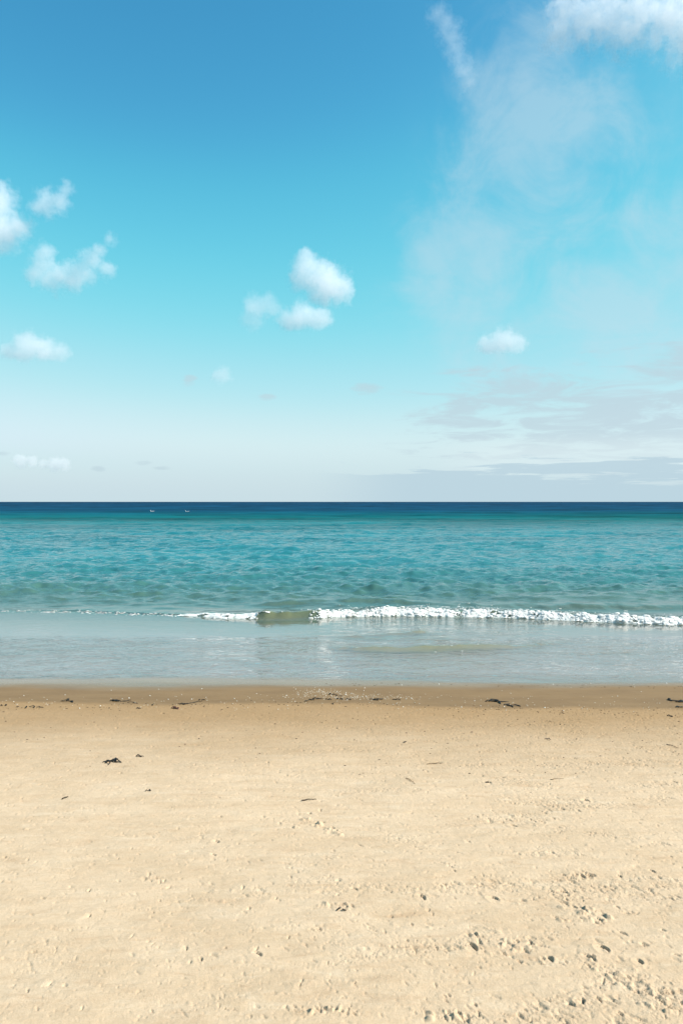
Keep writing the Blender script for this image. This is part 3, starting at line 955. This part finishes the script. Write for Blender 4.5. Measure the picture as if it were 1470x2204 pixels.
seaweed(379, 1526, 22, 'reddish brown seaweed tuft beside the foot of the trailing stalk', 4, .008, 300, red_m, .3)
def twig(px0, py0, px1, py1, label, thick, seed, mat, name='twig', cat='twig', bend=.05):
    r_ = random.Random(seed)
    (x0, y0), (x1, y1) = at(px0, py0), at(px1, py1)
    z0 = ground(x0, y0)
    n = 11
    L = math.hypot(x1 - x0, y1 - y0)
    pts = []
    for i in range(n):
        t = i / (n - 1)
        x = x0 + (x1 - x0) * t + r_.gauss(0, bend) * L * .3
        y = y0 + (y1 - y0) * t + r_.gauss(0, bend) * L
        pts.append((x - x0, y - y0, ground(x, y) - z0 + thick * .9 + .004 * math.sin(3.1 * t)))
    me = tube_mesh(name, pts, [thick * (1.15 - .7 * i / n) for i in range(n)], .9, mat, 6, seed)
    o = link(name, me, None, (x0, y0, z0))
    o['label'] = label
    o['category'] = cat
    return o
twig(392, 1519, 434, 1511, 'long thin trailing stalk joining two black seaweed pieces on wet sand', .0035, 1, weed_m, 'seaweed_stalk', 'seaweed', .03)
twig(131, 1722, 145, 1718, 'short dark twig lying slanted on dry sand at left', .0042, 2, twig_m)
twig(649, 1727, 681, 1724, 'wavy dark twig on dry sand above the scuffed streak', .0032, 3, twig_m)
twig(924, 1645, 953, 1644, 'pale brown twig lying level on dry sand right of centre', .0030, 4, pale_m)
twig(917, 1648, 948, 1642, 'thin pale twig crossing the level one right of centre', .0022, 8, pale_m)
twig(1186, 1681, 1215, 1679, 'faint pale twig on dry sand far right of centre', .0022, 5, pale_m)
twig(873, 1678, 893, 1691, 'slender brown twig pointing at the viewer beside the sand marks', .0025, 6, pale_m)
twig(1437, 1605, 1462, 1612, 'thin dark twig on damp sand near the right border', .0028, 7, twig_m)

# white shell bits on the wet band: one low cupped shape and two broken ones
def shell_mesh(kind):
    bm = bmesh.new()
    bmesh.ops.create_uvsphere(bm, u_segments=10, v_segments=6, radius=1.0)
    for v in bm.verts:
        a = math.atan2(v.co.y, v.co.x)
        rib = 1 + .08 * math.cos(a * 9)
        v.co.x *= rib * (1.0 if kind == 0 else .75 + .3 * math.sin(a * 2 + kind))
        v.co.y *= rib * (.8 if kind != 1 else .55)
        v.co.z *= .42 if v.co.z > 0 else .12
        if kind == 2 and v.co.x > .3:
            v.co.x = .3 + (v.co.x - .3) * .2
    me = bpy.data.meshes.new('shell_fragment')
    bm.to_mesh(me)
    bm.free()
    me.polygons.foreach_set('use_smooth', np.ones(len(me.polygons), dtype=bool))
    me.materials.append(shell_m)
    return me
SH = [shell_mesh(k) for k in range(3)]
sr = random.Random(21)
spots = [(139, 1497), (238, 1505), (262, 1506), (277, 1504), (341, 1485), (391, 1497), (412, 1507), (322, 1499), (362, 1507), (434, 1484), (443, 1503), (347, 1511), (215, 1521), (98, 1517), (100, 1507), (28, 1512),
         (678, 1481), (687, 1485), (697, 1485), (725, 1491), (756, 1494), (770, 1499), (808, 1491), (636, 1485), (642, 1496), (766, 1486), (785, 1482), (863, 1503), (874, 1506), (893, 1514), (886, 1505), (903, 1516), (635, 1511),
         (1191, 1474), (1207, 1476), (1230, 1482), (1272, 1472), (1367, 1480), (1411, 1477), (1436, 1472), (1381, 1490), (1081, 1488), (1090, 1530), (1035, 1521), (1022, 1510), (1397, 1524), (1365, 1534), (1398, 1529), (1388, 1513),
         (1254, 1527), (1421, 1515), (1365, 1474), (1470, 1478), (1330, 1500), (1173, 1525), (1214, 1532), (865, 1476), (945, 1474), (912, 1478), (17, 1387), (115, 1390), (615, 1390)]
for k in range(34):
    t = sr.random()
    spots.append((700 + sr.gauss(0, 45), 1496 + sr.gauss(0, 8)) if t < .4 else (sr.uniform(0, 1470), sr.uniform(1484, 1528)))
for k, (px, py) in enumerate(spots[:59] + spots[62:]):
    x, y = at(px, py)
    if 8.3 < y:
        y0_ = y
    o = link('shell_fragment', SH[k % 3], None, (x, y, max(ground(x, y), water(x, y) if y > 8.45 else -1) + .0015))
    s = sr.uniform(.0045, .0085)
    o.scale = (s, s, s * sr.uniform(.8, 1.3))
    o.rotation_euler = (sr.gauss(0, .15), sr.gauss(0, .15), sr.uniform(0, 6.28))
    o['label'] = ('tiny white shell fragment at the very edge of the water film' if py < 1483 else
                  'tiny white shell fragment in the scatter round the central seaweed' if 600 < px < 910 else
                  'tiny white shell fragment on wet sand left of the central seaweed' if px <= 600 else
                  'tiny white shell fragment on wet sand right of the central seaweed')
    o['category'] = 'shell'
    o['group'] = 'white shell fragments scattered over the wet sand'

# fine pale grit and dark crumbs along the tide line: nobody could count them
def grit(name, n, pick, mat, size, label, seed):
    r_ = random.Random(seed)
    bl = []
    while len(bl) < n:
        px, py = pick(r_)
        x, y = at(px, py)
        s = size * r_.uniform(.5, 1.4)
        bl.append((x, y, ground(x, y) + s * .3, s * r_.uniform(.8, 2.6), s * r_.uniform(.7, 1.4), s * .55))
    o = merge_blobs(name, bl, mat, *OCT, .15, seed)
    o['kind'] = 'stuff'
    o['label'] = label
OCT = (np.array([(1, 0, 0), (-1, 0, 0), (0, 1, 0), (0, -1, 0), (0, 0, 1), (0, 0, -1.)]), np.array([(0, 2, 4), (2, 1, 4), (1, 3, 4), (3, 0, 4), (2, 0, 5), (1, 2, 5), (3, 1, 5), (0, 3, 5)]))
crumb_m = simple('dark_crumbs', (.045, .032, .022), .8, .2, .4, 90)
gritw_m = simple('shell_grit', (.62, .56, .46), .7, .3, .2, 200)
def pick_dark(r_):
    t = r_.random()
    if t < .45:
        px = r_.uniform(-20, 1490)
        return px, float(np.interp(px, [0, 735, 1470], [1524, 1516, 1540])) + r_.gauss(0, 5)
    if t < .60:
        px = r_.uniform(700, 1490)
        return px, float(np.interp(px, [700, 1470], [1474, 1480])) + r_.gauss(0, 2.0)
    px = r_.uniform(-20, 1490) if r_.random() < .35 else r_.triangular(300, 1490, 1490)
    return px, 1535 + 140 * r_.random() ** 1.5
def pick_white(r_):
    t = r_.random()
    if t < .45:
        return r_.gauss(760, 75), 1501 + r_.gauss(0, 3.5)
    if t < .65:
        return r_.gauss(690, 30), 1491 + r_.gauss(0, 3)
    return r_.uniform(-20, 1490), r_.uniform(1500, 1530)
grit('dark_crumbs', 520, pick_dark, crumb_m, .0042, 'dark weed crumbs strewn along the tide line', 8)
grit('shell_grit', 620, pick_white, gritw_m, .0034, 'pale shell grit strewn over the wet sand band', 9)

# ------------------------------------------------------------------ two gulls resting on the far water
gull_w = simple('gull_white', (.82, .82, .80), .7, .2)
gull_g = simple('gull_grey', (.62, .64, .66), .7, .2)
gull_b = simple('gull_bill', (.60, .36, .06), .5, .3)
def loft(name, secs, mat, seg=12):
    vs, fs = [], []
    for (x, z, ry, rz) in secs:
        for k in range(seg):
            a = 2 * math.pi * k / seg
            vs.append((x, math.cos(a) * ry, z + math.sin(a) * rz))
    n = len(secs)
    for i in range(n - 1):
        for k in range(seg):
            a, b = i * seg + k, i * seg + (k + 1) % seg
            fs.append((a, b, b + seg, a + seg))
    fs.append(tuple(range(seg - 1, -1, -1)))
    fs.append(tuple((n - 1) * seg + k for k in range(seg)))
    me = bpy.data.meshes.new(name)
    me.from_pydata(vs, [], fs)
    me.polygons.foreach_set('use_smooth', np.ones(len(fs), dtype=bool))
    me.materials.append(mat)
    return me
def gull(px, py, face, label):
    x, y = at(px, py)
    root = bpy.data.objects.new('gull', None)
    COL.objects.link(root)
    root.location = (x, y, .03)
    root.rotation_euler = (0, 0, face)
    root.scale = (1.3, 1.3, 1.3)
    # body with neck and head as one skin, from tail to crown
    body_ = loft('body', [(-.30, .09, .02, .006), (-.24, .08, .05, .02), (-.14, .055, .085, .055), (0, .04, .10, .08), (.12, .05, .085, .075), (.18, .09, .05, .065),
                          (.205, .15, .034, .045), (.215, .20, .036, .042), (.235, .225, .036, .034), (.262, .22, .02, .018), (.27, .218, .008, .008)], gull_w)
    link('body', body_, root)
    link('bill', loft('bill', [(.262, .217, .010, .011), (.30, .213, .008, .009), (.325, .204, .003, .004)], gull_b, 8), root)
    for s in (-1, 1):
        w_ = loft('wing', [(-.33, .105, .008, .008), (-.22, .095, .022, .03), (-.08, .085, .026, .05), (.05, .08, .024, .05), (.13, .07, .006, .02)], gull_g, 8)
        o = link('wing', w_, root, (0, s * .078, .0))
        o.rotation_euler = (s * -.25, 0, 0)
    root['label'] = label
    root['category'] = 'gull'
    root['group'] = 'white gulls resting on the far water'
gull(328, 1102, math.radians(195), 'white gull resting on the far blue water, the left one of two')
gull(403, 1102.5, math.radians(170), 'white gull resting on the far blue water, the right one of two')

# ------------------------------------------------------------------ fair weather clouds: lumps of real vapour far out over the sea
def cloud(name, label, D, blobs, dens, nscale, namp, edge=.18, seed=0, floor_px=None):
    pts = []
    for (px, py, r) in blobs:
        pts.append(((px - CX) / F * D, D, CAMZ + (HY - py) / F * D, r / F * D))
    bm = bmesh.new()
    for (x, y, z, r) in pts:
        bmesh.ops.create_icosphere(bm, subdivisions=2, radius=r * 1.6, matrix=Matrix.Translation((x, y, z)))
    me = bpy.data.meshes.new('tmp_cloud')
    bm.to_mesh(me); bm.free()
    ob = bpy.data.objects.new(name, me)
    COL.objects.link(ob)
    md = ob.modifiers.new('m', 'REMESH')
    md.mode = 'VOXEL'
    md.voxel_size = min(p[3] for p in pts) * .4
    dg = bpy.context.evaluated_depsgraph_get()
    me2 = bpy.data.meshes.new_from_object(ob.evaluated_get(dg))
    me2.name = name
    ob.modifiers.clear()
    ob.data = me2
    bpy.data.meshes.remove(me)
    m, q, out = new_mat('cloud_vapour')
    geo = q.node('ShaderNodeNewGeometry')
    P = geo.outputs['Position']
    wob = q.node('ShaderNodeTexNoise')
    q.put(wob.inputs['Vector'], P)
    wob.inputs['Scale'].default_value = nscale * .6
    wob.inputs['Detail'].default_value = 2
    rmean = sum(p[3] for p in pts) / len(pts)
    Pd = q.v('ADD', P, q.v('SCALE', q.v('SUBTRACT', wob.outputs['Color'], (.5, .5, .5)), scale=rmean * 1.1))
    f = None
    for (x, y, z, r) in pts:
        d = q.v('DISTANCE', Pd, (x, y, z))
        s = q.m('SUBTRACT', 1.32, q.m('DIVIDE', d, r))
        f = s if f is None else q.m('SMOOTH_MAX', f, s, .25)
    nz = q.noise(q.v('ADD', P, (seed * 100.0, 0, 0)), nscale, 7, .60)
    nf = q.noise(q.v('ADD', P, (seed * 57.0, 30, 0)), nscale * 3.4, 5, .6)
    f = q.m('ADD', f, q.m('MULTIPLY', q.m('SUBTRACT', nz, .56), namp))
    f = q.m('ADD', f, q.m('MULTIPLY', q.m('SUBTRACT', nf, .5), namp * .5))
    if floor_px is not None:
        zf = CAMZ + (HY - floor_px) / F * D
        pz = q.sep(P)[2]
        f = q.m('ADD', f, q.ramp(pz, zf - rmean * .3, zf + rmean * .5, -.5, 0))
    den = q.m('MULTIPLY', q.ramp(f, 0.0, edge), dens)
    pv = q.node('ShaderNodeVolumeScatter')
    pv.inputs['Color'].default_value = (1.0, .977, .970, 1)
    pv.inputs['Anisotropy'].default_value = 0.0
    q.put(pv.inputs['Density'], den)
    m.node_tree.links.new(pv.outputs[0], out.inputs['Volume'])
    m.cycles.volume_step_rate = .35
    me2.materials.clear()
    me2.materials.append(m)
    ob['label'] = label
    ob['category'] = 'cloud'
    ob['group'] = 'small white clouds over the sea'
D0 = 2600.0
cloud('cloud', 'bright white puffy cloud near the middle of the sky, brightest of all', D0, [(664, 568, 30), (654, 598, 30), (690, 600, 40), (715, 615, 40), (738, 628, 26), (690, 632, 30)], .0135, .026, 1.9, .8, 1)
cloud('cloud', 'faint grey cloud low to the left of the bright central cloud', 1750.0, [(556, 665, 32), (580, 660, 26), (545, 690, 24)], .010, .040, 2.0, .9, 2)
cloud('cloud', 'soft pale cloud directly below the bright central cloud', 2050.0, [(650, 688, 34), (622, 694, 26), (686, 690, 28), (640, 668, 16)], .016, .038, 1.7, .8, 3, 712)
cloud('cloud', 'large white cloud cut off by the left edge of the sky', D0, [(-8, 440, 44), (12, 500, 44), (48, 490, 28), (-30, 485, 60), (5, 410, 22), (-30, 525, 36)], .011, .022, 2.1, .9, 4)
cloud('cloud', 'small ragged cloud right of the large one at the left edge', D0, [(105, 440, 30), (148, 412, 18), (82, 452, 20), (130, 440, 24)], .010, .028, 2.2, .9, 5)
cloud('cloud', 'ragged crescent shaped cloud with upturned ends at left', D0, [(100, 548, 24), (92, 572, 24), (80, 592, 26), (118, 600, 32), (155, 600, 32), (180, 588, 28), (200, 560, 24), (232, 584, 22), (215, 540, 18), (242, 520, 16)], .011, .027, 2.2, .9, 6)
cloud('cloud', 'domed pale cloud low at the left edge', D0, [(62, 745, 32), (25, 762, 24), (95, 756, 32), (130, 766, 24), (-12, 766, 22), (60, 765, 30)], .011, .026, 1.8, .8, 7, 778)
cloud('cloud', 'small white cloud alone low on the right above grey bands', 3100.0, [(1082, 735, 30), (1054, 745, 26), (1106, 742, 26)], .0095, .030, 1.7, .8, 8, 766)
cloud('cloud', 'tiny faint cloud low in the middle of the sky', 3500.0, [(478, 808, 20), (490, 812, 14), (466, 810, 14)], .006, .03, 1.5, .9, 9)
cloud('cloud', 'pair of thin pinkish clouds just above the left horizon', D0, [(45, 993, 15), (70, 994, 12), (118, 1000, 16), (138, 998, 14), (95, 999, 10)], .014, .05, 1.2, .5, 10)
cloud('cloud', 'wide torn bright cloud in the top right corner', D0, [(1212, 32, 44), (1200, 80, 36), (1255, 62, 50), (1305, 36, 56), (1375, 30, 64), (1440, 40, 70), (1335, 84, 44), (1500, 60, 80), (1250, 5, 40)], .011, .026, 3.0, 1.0, 11)
cloud('cloud', 'thin wispy cloud streak slanting down at the top right of centre', D0, [(942, 40, 26), (955, 60, 28), (968, 84, 30), (976, 110, 27), (984, 135, 25), (996, 158, 28), (1004, 178, 26)], .0045, .036, 2.2, 1.1, 12)
